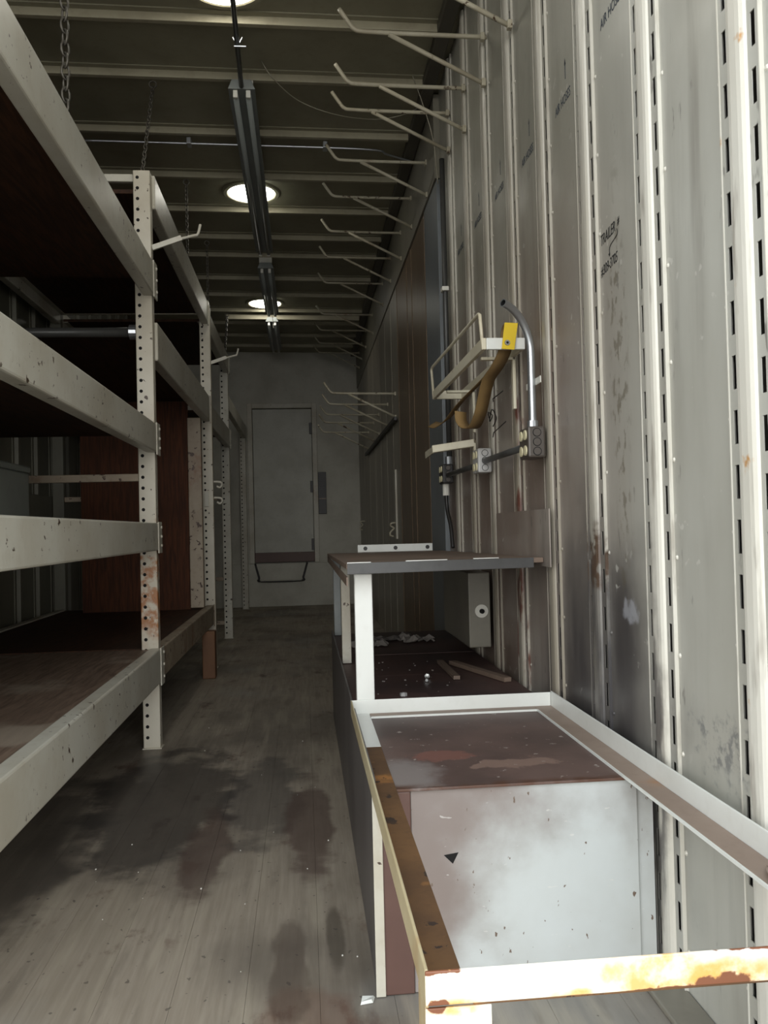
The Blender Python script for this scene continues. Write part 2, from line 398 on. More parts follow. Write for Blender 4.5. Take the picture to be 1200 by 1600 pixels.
# ground outside the trailer
gp = MB().box(-30, 30, -30, 40, -1.3, -1.15).build('ground', m_ground, kind='structure')
# floor with boards running lengthwise
floor = box('floor', m_skin, None, XL-.06, XR+.06, Y0-.02, YB+.1, -.12, -.035, kind='structure')
npl = 17; pw = (XR-XL+.04)/npl
for i in range(npl):
    x0 = XL-.02+i*pw
    dz = random.uniform(-.0004, .0002)
    box('plank', m_floor, floor, x0+.0002, x0+pw-.0002, Y0, YB, -.034, dz, bevel=.0004)

# right wall: outer skin, one sheet per bay, slotted hat posts
wall_r = box('wall_right', m_skin, None, XR+.055, XR+.075, Y0-.02, YB+.1, -.1, 3.2, kind='structure')
POST0, PSP = 1.309, .3715
posts_y = [POST0+PSP*k for k in range(-1, 8)]
Y_LINE = posts_y[-1]+.30
edges = [Y0]+[y for y in posts_y]+[Y_LINE]
panels = []
for i in range(len(edges)-1):
    a = edges[i]+(.0635 if i else 0); b = edges[i+1]-(.058 if i < len(edges)-2 else 0)
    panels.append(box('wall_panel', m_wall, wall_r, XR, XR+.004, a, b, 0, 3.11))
def slotted_post():
    b = MB(); cr = MB(); H = 3.09
    def quad(t0, t1, z0, z1, x=-.006):   # face towards the aisle, with thickness
        b.box(x, x+.002, t0, t1, z0, z1)
    pitch, sl = .0905, .056
    nS = int(H/pitch)
    for sgn in (-1, 1):
        t_in, t_s0, t_s1, t_out = .027*sgn, .0385*sgn, .0525*sgn, .062*sgn
        lo, hi = sorted((t_in, t_s0)); quad(lo, hi, 0, H)
        lo, hi = sorted((t_s1, t_out)); quad(lo, hi, 0, H)
        lo, hi = sorted((t_s0, t_s1)); z = 0
        for k in range(nS):
            zs = .03+k*pitch+(.02 if sgn > 0 else 0)
            quad(lo, hi, z, zs); z = zs+sl
        quad(lo, hi, z, H)
        lo, hi = sorted((t_out, .0648*sgn)); cr.box(-.0075, .0, lo, hi, 0, H)     # rolled lip
    # rounded crown
    prof = [(-.006, -.0285), (-.0105, -.026), (-.0145, -.020), (-.016, -.010), (-.016, .010), (-.0145, .020), (-.0105, .026), (-.006, .0285)]
    n = len(prof); V = [(x, t, 0) for x, t in prof]+[(x, t, H) for x, t in prof]
    cr.add(V, [(i, i+1, n+i+1, n+i) for i in range(n-1)])
    return b, cr
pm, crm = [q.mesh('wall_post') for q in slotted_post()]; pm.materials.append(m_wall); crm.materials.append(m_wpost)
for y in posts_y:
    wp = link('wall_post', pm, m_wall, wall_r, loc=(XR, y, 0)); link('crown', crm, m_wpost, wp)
rv = MB()
for y in posts_y:
    for s in (-1, 1):
        for k in range(16):
            rv.disc((XR+.001, y+s*.073, .09+k*.19+(.05 if s > 0 else 0)), (-1,0,0), .006, .004, 8, .003)
rv.build('rivets', m_wpost, wall_r, kind='stuff')
# torn-off liner patch over the bench splash area
box('splash_sheet', m_wall, wall_r, XR-.034, XR-.030, 2.36, 3.02, .80, .965)
# smooth lining further in: boards in front of the posts
box('lining_board', m_lin_dark, wall_r, XR-.022, XR+.004, Y_LINE+.002, 4.66, 0, 2.66, bevel=.003)
ys = [4.665, 5.25, 5.50, 6.10]
for a, b in zip(ys[:-1], ys[1:]): box('lining_board', m_brown_wall, wall_r, XR-.02, XR+.004, a+.003, b-.003, 0, 2.66, bevel=.003)
for a in (4.68, 5.27, 5.51, 6.09): box('seam_strip', m_brown_wall, wall_r, XR-.0235, XR-.019, a-.008, a+.008, 0, 2.65, bevel=.002)
ys = [6.10, 6.55, 7.05, 7.6, 8.2, 8.9, 9.7, YB]
for a, b in zip(ys[:-1], ys[1:]):
    box('lining_board', m_lin_grey, wall_r, XR-.02, XR+.004, a+.003, b-.003, 0, 2.68, bevel=.003)
    box('seam_strip', m_lin_grey, wall_r, XR-.0225, XR-.019, a-.006, a+.006, 0, 2.66, bevel=.002)
box('fascia_board', m_fascia, wall_r, XR-.03, XR+.004, Y_LINE+.002, YB, 2.665, 3.09, bevel=.003)
box('mount_strip', m_post_dark, wall_r, XR-.034, XR-.0205, 6.38, 6.48, .84, 1.36, bevel=.002)

# left wall
wall_l = box('wall_left', m_skin, None, XL-.075, XL-.055, Y0-.02, YB+.1, -.1, 3.2, kind='structure')
lb = MB()
lpy = [Y0+.3+.37*k for k in range(27)]
le = [Y0]+lpy+[YB]
for i in range(len(le)-1):
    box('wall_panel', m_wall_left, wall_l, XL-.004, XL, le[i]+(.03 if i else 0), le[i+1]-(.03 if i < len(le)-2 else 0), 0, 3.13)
lp = MB().box(-.004, .006, -.06, .06, 0, 3.12)
lp.hexa([(.006,-.03,0),(.026,-.02,0),(.026,.02,0),(.006,.03,0),(.006,-.03,3.12),(.026,-.02,3.12),(.026,.02,3.12),(.006,.03,3.12)])
lpm = lp.mesh('wall_post'); lpm.materials.append(m_wpost_left)
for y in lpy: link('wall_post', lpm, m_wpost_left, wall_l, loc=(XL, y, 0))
box('rub_rail', m_wall_left, wall_l, XL+.027, XL+.045, Y0+.1, YB-.1, 1.03, 1.19, bevel=.004)
box('baseboard_left', m_wpost_left, None, XL+.027, XL+.07, Y0+.1, YB-.1, .001, .27, bevel=.004, kind='structure')

# bulkhead at the nose with its raised door
wall_b = MB()
DX0, DX1, DZ0, DZ1 = -.605, .125, .53, 2.43
wall_b.box(XL-.06, DX0, YB, YB+.08, -.05, 3.2).box(DX1, XR+.06, YB, YB+.08, -.05, 3.2).box(DX0, DX1, YB, YB+.08, DZ1, 3.2).box(DX0, DX1, YB, YB+.08, -.05, DZ0)
wall_b.box(XL-.08, XR+.08, YB+.09, YB+.11, -.12, 3.25)
wall_back = wall_b.build('wall_back', m_bulk, kind='structure')
box('kick_panel', m_bulk, wall_back, -1.0, XR-.03, YB-.03, YB-.001, .002, .525, bevel=.004)
door = MB().box(DX0+.006, DX1-.006, YB+.03, YB+.065, DZ0+.01, DZ1-.006).build('door_1', m_door, kind='structure', bevel=.004)
for z0, z1 in ((.60, 1.46), (1.49, 2.38)):
    box('door_panel', m_door, door, DX0+.03, DX1-.03, YB+.026, YB+.030, z0, z1, bevel=.002)
for z in (2.18, 1.46, .75): box('hinge', m_dark, door, DX1-.035, DX1+.0, YB+.004, YB+.029, z-.07, z+.07, bevel=.003)
fr = MB().box(DX0-.06, DX0, YB-.022, YB-.001, DZ0, DZ1+.06).box(DX1, DX1+.06, YB-.022, YB-.001, DZ0, DZ1+.06).box(DX0, DX1, YB-.022, YB-.001, DZ1, DZ1+.06)
fr.build('trim_1', m_post_dark, kind='structure', bevel=.004)
box('trim_2', m_bstile, None, DX0+.002, DX1-.002, YB-.04, YB+.029, DZ0+.012, DZ0+.13, bevel=.004, kind='structure')
# step rod below the door
st = thing('step_rod', (-.24, YB-.05, .3), 'bent metal step rod hanging below the far door', 'step')
MB().tube(smoothpts([(-.60, YB-.045, .53), (-.555, YB-.06, .36), (-.53, YB-.065, .315), (-.05, YB-.065, .315), (-.02, YB-.06, .36), (.03, YB-.045, .53)], 5), .012, 8).build('rod', m_dark, st, smooth=True)
box('tread_plate', m_bulk, st, -.54, -.04, YB-.10, YB-.052, .318, .326, bevel=.002)
# dark plate beside the door
t = thing('wall_plate', (.235, YB-.01, 1.12), 'tall narrow black plate with a pale stripe beside the far door', 'plate')
box('plate', m_dark, t, .185, .285, YB-.02, YB-.0005, 1.12, 1.635, bevel=.004)
box('stripe', m_brown_wall, t, .19, .28, YB-.026, YB-.0195, 1.30, 1.315)
for k in range(9): box('louver', m_dark, t, .20, .27, YB-.027, YB-.0195, 1.36+k*.029, 1.372+k*.029)

# ceiling: sheet, hat bows, dark cornice along the right wall
cl = MB().hexa([(XL-.06,Y0-.02,zc(XL-.06)),(XR+.06,Y0-.02,zc(XR+.06)),(XR+.06,YB+.08,zc(XR+.06)),(XL-.06,YB+.08,zc(XL-.06)),
                (XL-.06,Y0-.02,zc(XL)+.06),(XR+.06,Y0-.02,zc(XR)+.06),(XR+.06,YB+.08,zc(XR)+.06),(XL-.06,YB+.08,zc(XL)+.06)])
ceiling = cl.build('ceiling', m_ceil, kind='structure')
def tbox(name, mat, parent, x0, x1, y0, y1, d0, d1, **kw):   # box hung from the leaning roof: d = depth below it
    return MB().hexa([(x0,y0,zc(x0)-d1),(x1,y0,zc(x1)-d1),(x1,y1,zc(x1)-d1),(x0,y1,zc(x0)-d1),(x0,y0,zc(x0)-d0),(x1,y0,zc(x1)-d0),(x1,y1,zc(x1)-d0),(x0,y1,zc(x0)-d0)]).build(name, mat, parent, **kw)
bows = [.9, 1.5, 2.0, 2.55, 3.1, 3.66, 4.12, 4.70, 5.28, 5.84, 6.38, 6.80, 7.42, 7.94, 8.50, 9.02, 9.58, 10.12]
for i, y in enumerate(bows):
    w = .028
    b = tbox('ceiling_bow', m_bow, ceiling, XL+.03, XR-.09, y-w/2, y+w/2, .0, .040, bevel=.003)
    tbox('bow_flange', m_ceil, ceiling, XL+.03, XR-.09, y-w/2-.03, y+w/2+.05, -.004, .006)
tb = tbox('cross_bar', m_bow, ceiling, -.72, .60, 8.56, 8.585, .050, .096, bevel=.003)
tbox('trim_3', m_cornice, None, XR-.095, XR-.034, Y0+.4, YB-.01, .002, .05, bevel=.004, kind='structure')
# rear door frame posts (outside the picture)
box('trim_4', m_beam, None, XR+.0, XR+.078, Y0-.09, Y0-.022, -.1, 3.2, kind='structure')
box('trim_5', m_beam, None, XL-.078, XL, Y0-.09, Y0-.022, -.1, 3.2, kind='structure')

# lettering on the wall sheets
def wall_text(txt, y, z, size, mat, name='stencil', shear=0, sx=1., rot=0, panel=None):
    cu = bpy.data.curves.new('t', 'FONT'); cu.body = txt; cu.size = size; cu.shear = shear; cu.extrude = .0002; cu.resolution_u = 3
    ob = bpy.data.objects.new('t', cu); COL.objects.link(ob)
    bpy.context.view_layer.update()
    me = bpy.data.meshes.new_from_object(ob.evaluated_get(bpy.context.evaluated_depsgraph_get()))
    bpy.data.objects.remove(ob); bpy.data.curves.remove(cu)
    c, s = math.cos(rot), math.sin(rot)
    for v in me.vertices:
        a, b, d = v.co.x*sx, v.co.y, v.co.z
        a, b = a*c-b*s, a*s+b*c
        v.co = (XR-.0008-d, y-a, z+b)
    me.materials.clear()
    return link(name, me, mat, panel or wall_r)
def panel_at(y):
    for p in panels:
        ysv = [v.co.y for v in p.data.vertices]
        if min(ysv) <= y <= max(ysv): return p
    return wall_r
for y, z in ((1.935, 2.075), (2.30, 2.045), (2.665, 2.06), (3.05, 2.10), (3.42, 2.13), (3.80, 2.14)):
    wall_text('AIR HOSES', y, z, .036, m_ink, sx=.78, panel=panel_at(y-.05))
    a = MB(); ya = y-.095; za = z+.06
    a.box(XR-.001, XR-.0004, ya-.0018, ya+.0018, za, za+.045)
    a.add([(XR-.001, ya-.006, za+.038), (XR-.001, ya+.006, za+.038), (XR-.001, ya, za+.056)], [(0,1,2)])
    a.build('arrow', m_ink, panel_at(ya))
pn = panel_at(1.92)
wall_text('TRAILER', 1.976, 1.578, .036, m_marker, 'marker_writing', .25, .72, .06, pn)
wall_text('#', 1.866, 1.592, .026, m_marker, 'marker_writing', .25, .8, .06, pn)
wall_text('#309-3705', 1.978, 1.506, .034, m_marker, 'marker_writing', .25, .72, .06, pn)
aw = MB().tube(smoothpts([(XR-.001, 1.868, 1.585), (XR-.001, 1.868, 1.572), (XR-.001, 1.905, 1.563), (XR-.001, 1.917, 1.555), (XR-.001, 1.918, 1.540)], 5), .0009, 5)
aw.add([(XR-.0015, 1.912, 1.545), (XR-.0015, 1.924, 1.545), (XR-.0015, 1.918, 1.536)], [(0,1,2)])
aw.build('marker_arrow', m_marker, pn)

# ------------------------------------------------------------------ storage rack along the left
XF = -.62                                       # aisle face of the rack
rack = thing('storage_rack', (-1.1, 4.0, 0), 'long cream painted steel shelving rack with perforated uprights along the left wall', 'rack')
def upright(y, ztop, x1=XF-.012, w=.072, d=.055, mat=m_post, holes=True):
    u = box('upright', mat, rack, x1-w, x1, y, y+d, 0.004, ztop, bevel=.004)
    if holes:
        h = MB(); z = .05
        while z < ztop-.02:
            h.disc((x1-w*.74, y+.0004, z), (0,-1,0), .0075, .0008, 10); z += .0465
        h.build('peg_holes', m_hole, u, kind='stuff')
    box('foot_plate', mat, u, x1-w-.004, x1+.006, y-.006, y+d+.006, .001, .005)
    return u
P1, P2, P3, P4 = 3.77, 5.93, 7.55, 10.36
upright(P1, 2.50); upright(P2, 2.47, x1=-.610); upright(P3, 2.45, mat=m_post_dark); upright(P4, 2.22, x1=-.675, mat=m_post_dark); upright(1.10, 2.5)
for y in (1.10, P1, P2, P3): upright(y, 2.45, x1=-1.60, mat=m_wall_left, holes=False)
def beam(y0, y1, z0, z1, mat=m_beam, xf=XF, w=.05, conn=True):
    b = box('beam', mat, rack, xf-w, xf, y0, y1, z0, z1, bevel=.006)
    if conn:
        c = MB().box(xf-.002, xf+.004, y1-.03, y1+.05, z0-.012, z1+.004)
        c.build('beam_clip', mat, b, bevel=.002)
        q = MB()
        for k in range(3): q.disc((xf+.003, y1+.025, z0+.02+k*(z1-z0-.04)/2), (1,0,0), .008, .006, 8, .005)
        q.build('rivets', mat, b, kind='stuff')
    return b
levels1 = [(1.952, 2.095), (1.272, 1.395), (.85, .968), (.287, .431)]
for z0, z1 in levels1:
    beam(1.16, P1-.001, z0, z1); beam(1.16, P1-.001, z0, z1, m_post_dark, -1.60, conn=False)
for z0, z1, m in ((2.35, 2.50, m_beam), (1.68, 1.85, m_beam), (.30, .43, m_beam_rust)):
    beam(P1+.056, P2-.001, z0, z1, m); beam(P1+.056, P2-.001, z0, z1, m_post_dark, -1.60, conn=False)
for z0, z1 in ((2.31, 2.45), (1.66, 1.81)):
    beam(P2+.056, P3-.001, z0, z1, m_beam); beam(P2+.056, P3-.001, z0, z1, m_post_dark, -1.60, conn=False)
beam(P3+.056, P4-.001, 2.04, 2.18, m_post_dark, -.66, conn=False)
# cross bars of the end frames
for y, zs in ((P1+.015, (2.455, 1.15, .36)), (P2+.015, (2.42, 1.15)), (P3+.015, (2.40, 1.2, .5, .12)), (1.12, (2.4, 1.15))):
    for z in zs: box('cross_bar', m_beam_rust if z < 2 else m_beam, rack, -1.60, XF-.084, y, y+.025, z, z+.033, bevel=.003)
pp = MB().tube([(-1.60, P1+.03, 1.80), (-.73, P1+.03, 1.80)], .021, 14).build('support_pipe', m_pipe_dark, rack, smooth=True)
MB().disc((-.735, P1+.03, 1.80), (1,0,0), .032, .03, 14).build('pipe_collar', m_emt, pp)
# arm hooks on the uprights
for y, z, nm in ((P1+.03, 2.17, 0), (P2+.03, 2.08, 1)):
    b = MB().bar((XF-.012, y, z), (XF+.115, y, z+.045), .012, .022)
    b.tube(smoothpts([(XF+.10, y, z+.038), (XF+.165, y, z+.055), (XF+.185, y, z+.062), (XF+.197, y, z+.105)], 4), .006, 8)
    b.build('arm_hook', m_beam, rack)
for z in (1.27, 1.16):
    MB().tube(smoothpts([(XF-.012, P2+.045, z), (XF+.05, P2+.045, z-.002), (XF+.066, P2+.045, z-.02), (XF+.05, P2+.045, z-.04), (XF+.03, P2+.045, z-.03)], 4), .008, 8).build('peg_hook', m_beam, rack, smooth=True)
box('latch_plate', m_beam, rack, XF-.05, XF-.02, P2-.012, P2-.001, 1.10, 1.20, bevel=.002)

# loose plywood decks on the beams
def ledges(y0, y1, z):
    for a, b in ((-.70, -.6705), (-1.5995, -1.57)): box('deck_ledge', m_post_dark, rack, a, b, y0, y1, z-.004, z-.0005)
def deck(label, y0, y1, z0, mat, x0=-1.598, x1=-.672, th=.018):
    ledges(y0, y1, z0)
    setp(box('shelf_board', mat, None, x0, x1, y0, y1, z0, z0+th), label, 'shelf board', 'plywood decks on the rack')
deck('dark red plywood deck on the highest level of the nearest rack bay', 1.17, P1-.005, 2.03, m_ply_under)
deck('dark plywood deck on the second level down of the nearest rack bay', 1.17, P1-.005, 1.345, m_ply_under)
deck('plywood deck carrying the grey case at eye level in the nearest rack bay', 1.17, P1-.005, .925, m_ply_under)
deck('scuffed brown plywood deck on the lowest level of the nearest rack bay', 1.17, P1-.005, .408, m_ply_deck)
deck('dark plywood deck high up in the second rack bay', P1+.06, P2-.005, 2.42, m_ply_under)
deck('dark plywood deck above the brown partition in the second rack bay', P1+.07, P2-.005, 1.79, m_ply_under)
deck('dark plywood deck under the brown partition in the second rack bay', P1+.06, P2-.005, .405, m_ply_under)
deck('plywood deck high up in the third rack bay', P2+.06, P3-.005, 2.38, m_ply_under)
deck('plywood deck below the top one in the third rack bay', P2+.06, P3-.005, 1.75, m_ply_under)

# brown plywood partition standing in the second bay
t = thing('plywood_partition', (-1.0, 5.70, .424), 'red-brown plywood partition with a cream edge board in the second rack bay', 'partition')
box('panel', m_ply, t, -1.43, -.742, 5.70, 5.718, .424, 1.785)
box('edge_board', m_beam_rust, t, -.741, -.655, 5.66, 5.70, .437, 1.672, bevel=.004)
setp(box('support_block', m_legrust, None, -.655, -.575, 5.50, 5.60, .001, .299, bevel=.006), 'rust-brown wooden support block under the second rack bay', 'block')
# grey case on the shelf
t = thing('metal_case', (-1.3, 3.0, .944), 'grey metal case on the rack shelf at eye level', 'case')
box('body', m_greymetal, t, -1.55, -1.045, 2.5, 3.40, .9435, 1.165, bevel=.006)
box('lid', m_greymetal, t, -1.555, -1.04, 2.495, 3.405, 1.165, 1.19, bevel=.006)

# ------------------------------------------------------------------ chains from the roof to the rack
def chain(label, x, y, z0, z1, x2=None, y2=None, L=.034, r=.0026, strands=1):
    x2 = x if x2 is None else x2; y2 = y if y2 is None else y2
    t = thing('chain', (x, y, z1), label, 'chain', 'chains from the roof to the rack')
    b = MB(); A, B = Vector((x, y, z1)), Vector((x2, y2, z0)); d = (B-A); n = max(2, int(d.length/(L*.74))); u = d.normalized()
    s1 = u.orthogonal().normalized(); s2 = u.cross(s1)
    for k in range(n):
        c = A+d*((k+.5)/n); s = s1 if k % 2 else s2
        pts = []
        for j in range(10):
            a = 2*math.pi*j/10
            pts.append(c+u*(math.cos(a)*L*.5)+s*(math.sin(a)*L*.27))
        b.tube(pts, r, 5, closed=True)
    b.build('links', m_chain, t, smooth=True, kind='stuff')
    MB().ring(A+Vector((0,0,.012)), (0,1,0), [(.014,-.003),(.019,-.003),(.019,.003),(.014,.003)], 16).build('eye_bolt', m_chain, t)
chain('heavy dark roof chain in front of the nearest rack beam', -.665, 2.56, 2.125, 3.085, L=.046, r=.0036)
chain('roof chain hooked to the top of the nearest tall rack upright', -.668, 4.12, 2.505, 3.045, y2=3.80)
chain('thin roof chain just behind the first arm hook on the rack', -.668, 5.28, 2.50, 3.05)
chain('thin roof chain at the top of the second rack upright', -.665, 6.38, 2.45, 3.045)
chain('short shiny roof chain at the top of the third rack upright', -.66, 7.94, 2.49, 2.90, y2=7.62, L=.042, r=.004)
# ------------------------------------------------------------------ skylights and unlit tube fixtures
def skylight(label, x, y):
    z = zc(x)
    t = thing('skylight', (x, y, z), label, 'skylight', 'round roof skylights')
    MB().ring((x, y, z), (0,0,-1), [(.150,-.002),(.188,-.002),(.188,.006),(.178,.014),(.158,.014),(.150,.008)], 40).build('ring', m_ring, t, smooth=False)
    dm = MB(); prof = [(.152, .002), (.148, .012), (.125, .020), (.09, .025), (.045, .0275)]; V = []; seg = 40
    for r_, h_ in prof: V += [(x+r_*math.cos(2*math.pi*k/seg), y+r_*math.sin(2*math.pi*k/seg), z-h_) for k in range(seg)]
    V.append((x, y, z-.028))
    Fc = [(i*seg+k, i*seg+(k+1) % seg, (i+1)*seg+(k+1) % seg, (i+1)*seg+k) for i in range(4) for k in range(seg)]+[(4*seg+k, 4*seg+(k+1) % seg, 5*seg) for k in range(seg)]
    dm.add(V, Fc).build('lens', m_lamp, t, smooth=True)
skylight('glowing round skylight nearest the open end, cut by the picture top', -.27, 3.42)
skylight('glowing round skylight half hidden by the long tube fixture', -.29, 5.58)
skylight('glowing round skylight farthest down the roof', -.325, 8.30)
def tube_fixture(label, y0, y1, x, bracket=True):
    z = 2.995
    t = thing('tube_fixture', (x, (y0+y1)/2, z), label, 'light fixture', 'unlit fluorescent fixtures')
    b = MB().hexa([(x-.064,y0,z),(x+.064,y0,z),(x+.064,y1,z),(x-.064,y1,z),(x-.045,y0,z+.045),(x+.045,y0,z+.045),(x+.045,y1,z+.045),(x-.045,y1,z+.045)])
    b.build('housing', m_fix, t, bevel=.003)
    for s in (-1, 1):
        MB().tube([(x+s*.03, y0+.03, z-.017), (x+s*.03, y1-.03, z-.017)], .0135, 12).build('tube', m_tube, t, smooth=True)
        for yy in (y0+.012, y1-.03): box('lampholder', m_holder, t, x+s*.03-.011, x+s*.03+.011, yy, yy+.018, z-.034, z+.001, bevel=.003)
    n = 0
    for yb in bows:
        if y0-.02 < yb < y1+.02 and n < 3:
            box('hanger_strap', m_holder if n == 0 else m_fix, t, x-.05, x+.05, yb-.012, yb+.012, z+.045, zc(x)-.0405); n += 1
tube_fixture('long unlit tube fixture running past the middle skylight', 4.02, 6.40, -.245)
tube_fixture('shorter unlit tube fixture before the farthest skylight', 6.78, 8.20, -.255)
tube_fixture('unlit tube fixture nearest the far door', 8.52, 9.86, -.27)
t = thing('feed_conduit', (-.235, 2.6, 3.0), 'dark pipe under the roof leading to the long tube fixture', 'conduit')
MB().tube([(-.185, 1.2, 3.005), (-.245, 4.015, 3.005)], .011, 10).build('pipe', m_pipe_dark, t, smooth=True)
MB().tube([(-.235, 3.66, 3.08), (-.235, 3.66, 3.0)], .004, 6).tube([(-.255, 3.66, 3.03), (-.235, 3.66, 2.992), (-.215, 3.66, 3.03)], .003, 6).tube([(-.25, 3.66, 2.992), (-.20, 3.66, 2.992)], .0035, 6).build('wing_nut', m_emt, t)
t = thing('pull_chain', (-.255, 8.22, 2.9), 'small pale pull chain below the farthest skylight', 'pull chain')
MB().tube([(-.255, 8.21, 2.985), (-.25, 8.23, 2.90), (-.245, 8.22, 2.86)], .003, 6).build('cord', m_holder, t)
# silver rod across the roof
t = thing('roof_rod', (0, 4.76, 3.05), 'thin silver conduit rod running crosswise under the roof', 'conduit')
MB().tube(smoothpts([(-1.2, 4.75, zc(-1.2)-.066), (-.3, 4.75, zc(-.3)-.066), (.40, 4.76, zc(.4)-.066), (.52, 4.80, zc(.5)-.075), (.69, 4.86, 3.02)], 6), .0065, 8).build('rod', m_emt, t, smooth=True)
for x in (-.58, .165): MB().box(x-.012, x+.012, 4.725, 4.785, zc(x)-.0745, zc(x)-.041).build('clamp', m_emt, t, bevel=.002)
# thin loose wire drooping from the roof
MB().tube(smoothpts([(-.15, 4.0, zc(-.15)-.0), (-.10, 4.02, 3.05), (.02, 4.1, 2.985), (.20, 4.15, 2.945), (.40, 4.2, 2.95), (.55, 4.2, 2.98), (.64, 4.22, 3.04)], 6), .0026, 6).build('loose_wire', m_thread, None, smooth=True, label='thin pale loose wire drooping from the roof above the hose hangers')['category'] = 'wire'

# ------------------------------------------------------------------ hose hangers on the right wall
def make_hanger():
    t = thing('hose_hanger', (0,0,0), '', 'hanger')
    MB().tube(smoothpts([(.02, 0, 0), (-.30, 0, .004), (-.44, 0, .008), (-.468, 0, .014), (-.485, 0, .03), (-.525, 0, .088)], 4), .0085, 8).build('arm', m_hang, t, smooth=True)
    MB().tube([(-.345, 0, .0), (.0, 0, -.172)], .0085, 8).build('brace', m_hang, t, smooth=True)
    for z in (0, -.172): MB().box(-.004, .012, -.011, .011, z-.014, z+.014).build('mount_lug', m_hang, t, bevel=.002)
    return t
ordw = ['nearest', 'second', 'third', 'fourth', 'fifth', 'sixth', 'seventh', 'eighth', 'ninth', 'tenth', 'eleventh', 'twelfth', 'thirteenth']
up = [(2.70,2.715), (3.10,2.735), (3.485,2.742), (3.87,2.825), (4.475,2.855), (5.11,2.91), (5.67,2.895), (6.35,2.94), (6.98,2.93), (8.0,2.93), (8.9,2.99), (9.5,2.985), (10.0,2.985)]
lo = [(6.32,1.92), (6.90,1.924), (7.73,1.952), (8.30,1.95), (8.95,1.93)]
hp = make_hanger(); first = True
for row, lst in (('upper', up), ('lower', lo)):
    for i, (y, z) in enumerate(lst):
        h = hp if first else copy_tree(hp); first = False
        h.location = (XR-.024 if y < Y_LINE else XR-.034 if row == 'upper' else XR-.026, y, z)
        if row == 'upper':
            h['label'] = 'cream wire hose hanger under the roof, %s from the open end in the upper row' % ordw[i]; h['group'] = 'upper row of hose hangers'
        else:
            h['label'] = 'cream wire hose hanger at door height, %s from the open end in the lower row' % ordw[i]; h['group'] = 'lower row of hose hangers'
setp(box('dark_rail', m_dark, None, XR-.05, XR-.0275, 6.2, 9.2, 1.705, 1.735, bevel=.003), 'dark horizontal rail on the wall under the lower row of hangers', 'rail')
for y, z, w in ((6.43, .90, 'pale S-shaped wall hook on the strip above the bench end'), (9.85, .95, 'pale S-shaped wall hook near the far corner')):
    x = XR-.04
    MB().tube(smoothpts([(x+.02, y, z+.06), (x-.02, y, z+.06), (x-.03, y, z+.04), (x-.005, y, z+.02), (x-.03, y, z-.005), (x-.035, y, z-.03), (x-.01, y, z-.04)], 4), .007, 8).build('wall_hook', m_hang, None, smooth=True, label=w)['category'] = 'hook'

# ------------------------------------------------------------------ electrical boxes and conduits on the right wall
XP = XR-.024
def outlet_box(label, y0, z0, w, mat, h=.09, dx=.052):
    t = thing('outlet_box', (XP, y0, z0), label, 'outlet box', 'outlet boxes on the wall')
    bo = box('body', mat, t, XP-dx, XP-.0005, y0, y0+w, z0, z0+h, bevel=.006)
    for k in range(3):
        ko = MB().disc((XP-dx*.5, y0+.0006, z0+h*(.2+.3*k)), (0,-1,0), .0105, .0022, 16).build('knockout', m_blackbox if mat is m_dark else mat, t)
        MB().ring((XP-dx*.5, y0+.0004, z0+h*(.2+.3*k)), (0,-1,0), [(.0105,0),(.0125,0),(.0125,.0012),(.0105,.0012)], 18).build('knockout_rim', m_hole, ko)
    for a in (.28, .72):
        for b in (.25, .75):
            MB().disc((XP-dx+.0005, y0+w*a, z0+h*b), (-1,0,0), .0145, .004, 14).build('socket', m_ivory, t)
    return t
outlet_box('dark outlet box at the foot of the bent silver conduit', 2.40, 1.113, .105, m_blackbox)
outlet_box('paint-stripped grey outlet box, middle one of the three', 3.11, 1.118, .105, m_greybox)
outlet_box('black outlet box farthest along the wall over the bench', 3.92, 1.122, .105, m_dark)
for y0, y1, lab in ((2.507, 3.108, 'dark conduit between the nearest and middle outlet boxes'), (3.217, 3.918, 'dark conduit between the middle and farthest outlet boxes')):
    MB().tube([(XP-.028, y0, 1.155), (XP-.028, y1, 1.16)], .011, 10).build('box_conduit', m_pipe_dark, None, smooth=True, label=lab)['category'] = 'conduit'
t = thing('bent_conduit', (XP-.03, 2.51, 1.204), 'bent galvanized conduit with an open top end on the right wall', 'conduit')
cx_, cy_ = XP-.028, 2.435
arc = [(cx_, cy_, 1.205), (cx_, cy_, 1.42)]
for k in range(1, 10):
    a = math.radians(9*k); R = .13
    arc.append((cx_-R*(1-math.cos(a))*.86, cy_-R*(1-math.cos(a))*.62, 1.42+R*math.sin(a)))
MB().tube(arc, .0115, 14, hollow=True).build('pipe', m_emt, t, smooth=True)
MB().tube(arc[-4:], .0095, 14, hollow=True).build('bore', m_hole, t, smooth=True)
e = Vector(arc[-1]); d = (e-Vector(arc[-2])).normalized()
MB().ring(e-d*.001, d, [(.0092,0),(.0122,0),(.0122,.002),(.0092,.002)], 16).build('rim', m_emt, t)
box('strap_clamp', m_holder, t, XP-.018, XP-.0145, cy_-.055, cy_+.10, 1.325, 1.345, bevel=.002)
MB().tube([(cx_, cy_, 1.2035), (cx_, cy_, 1.222)], .016, 12).build('connector', m_emt, t)
t = thing('riser_pipe', (XP-.02, 3.98, 1.22), 'dark vertical pipe rising up the wall from the farthest outlet box', 'pipe')
MB().tube([(XR-.032, 3.98, 1.23), (XR-.032, 3.98, 2.66)], .013, 10).build('pipe', m_pipe_dark, t, smooth=True)
MB().tube([(XR-.034, 3.98, 1.2125), (XR-.034, 3.98, 1.25)], .018, 10).build('connector', m_emt, t)
MB().box(XR-.05, XR-.018, 3.955, 4.005, 2.03, 2.05).build('pipe_clip', m_holder, t, bevel=.002)
t = thing('drop_cable', (XP-.02, 4.06, .85), 'black cable dropping from the farthest outlet box to the bench', 'cable')
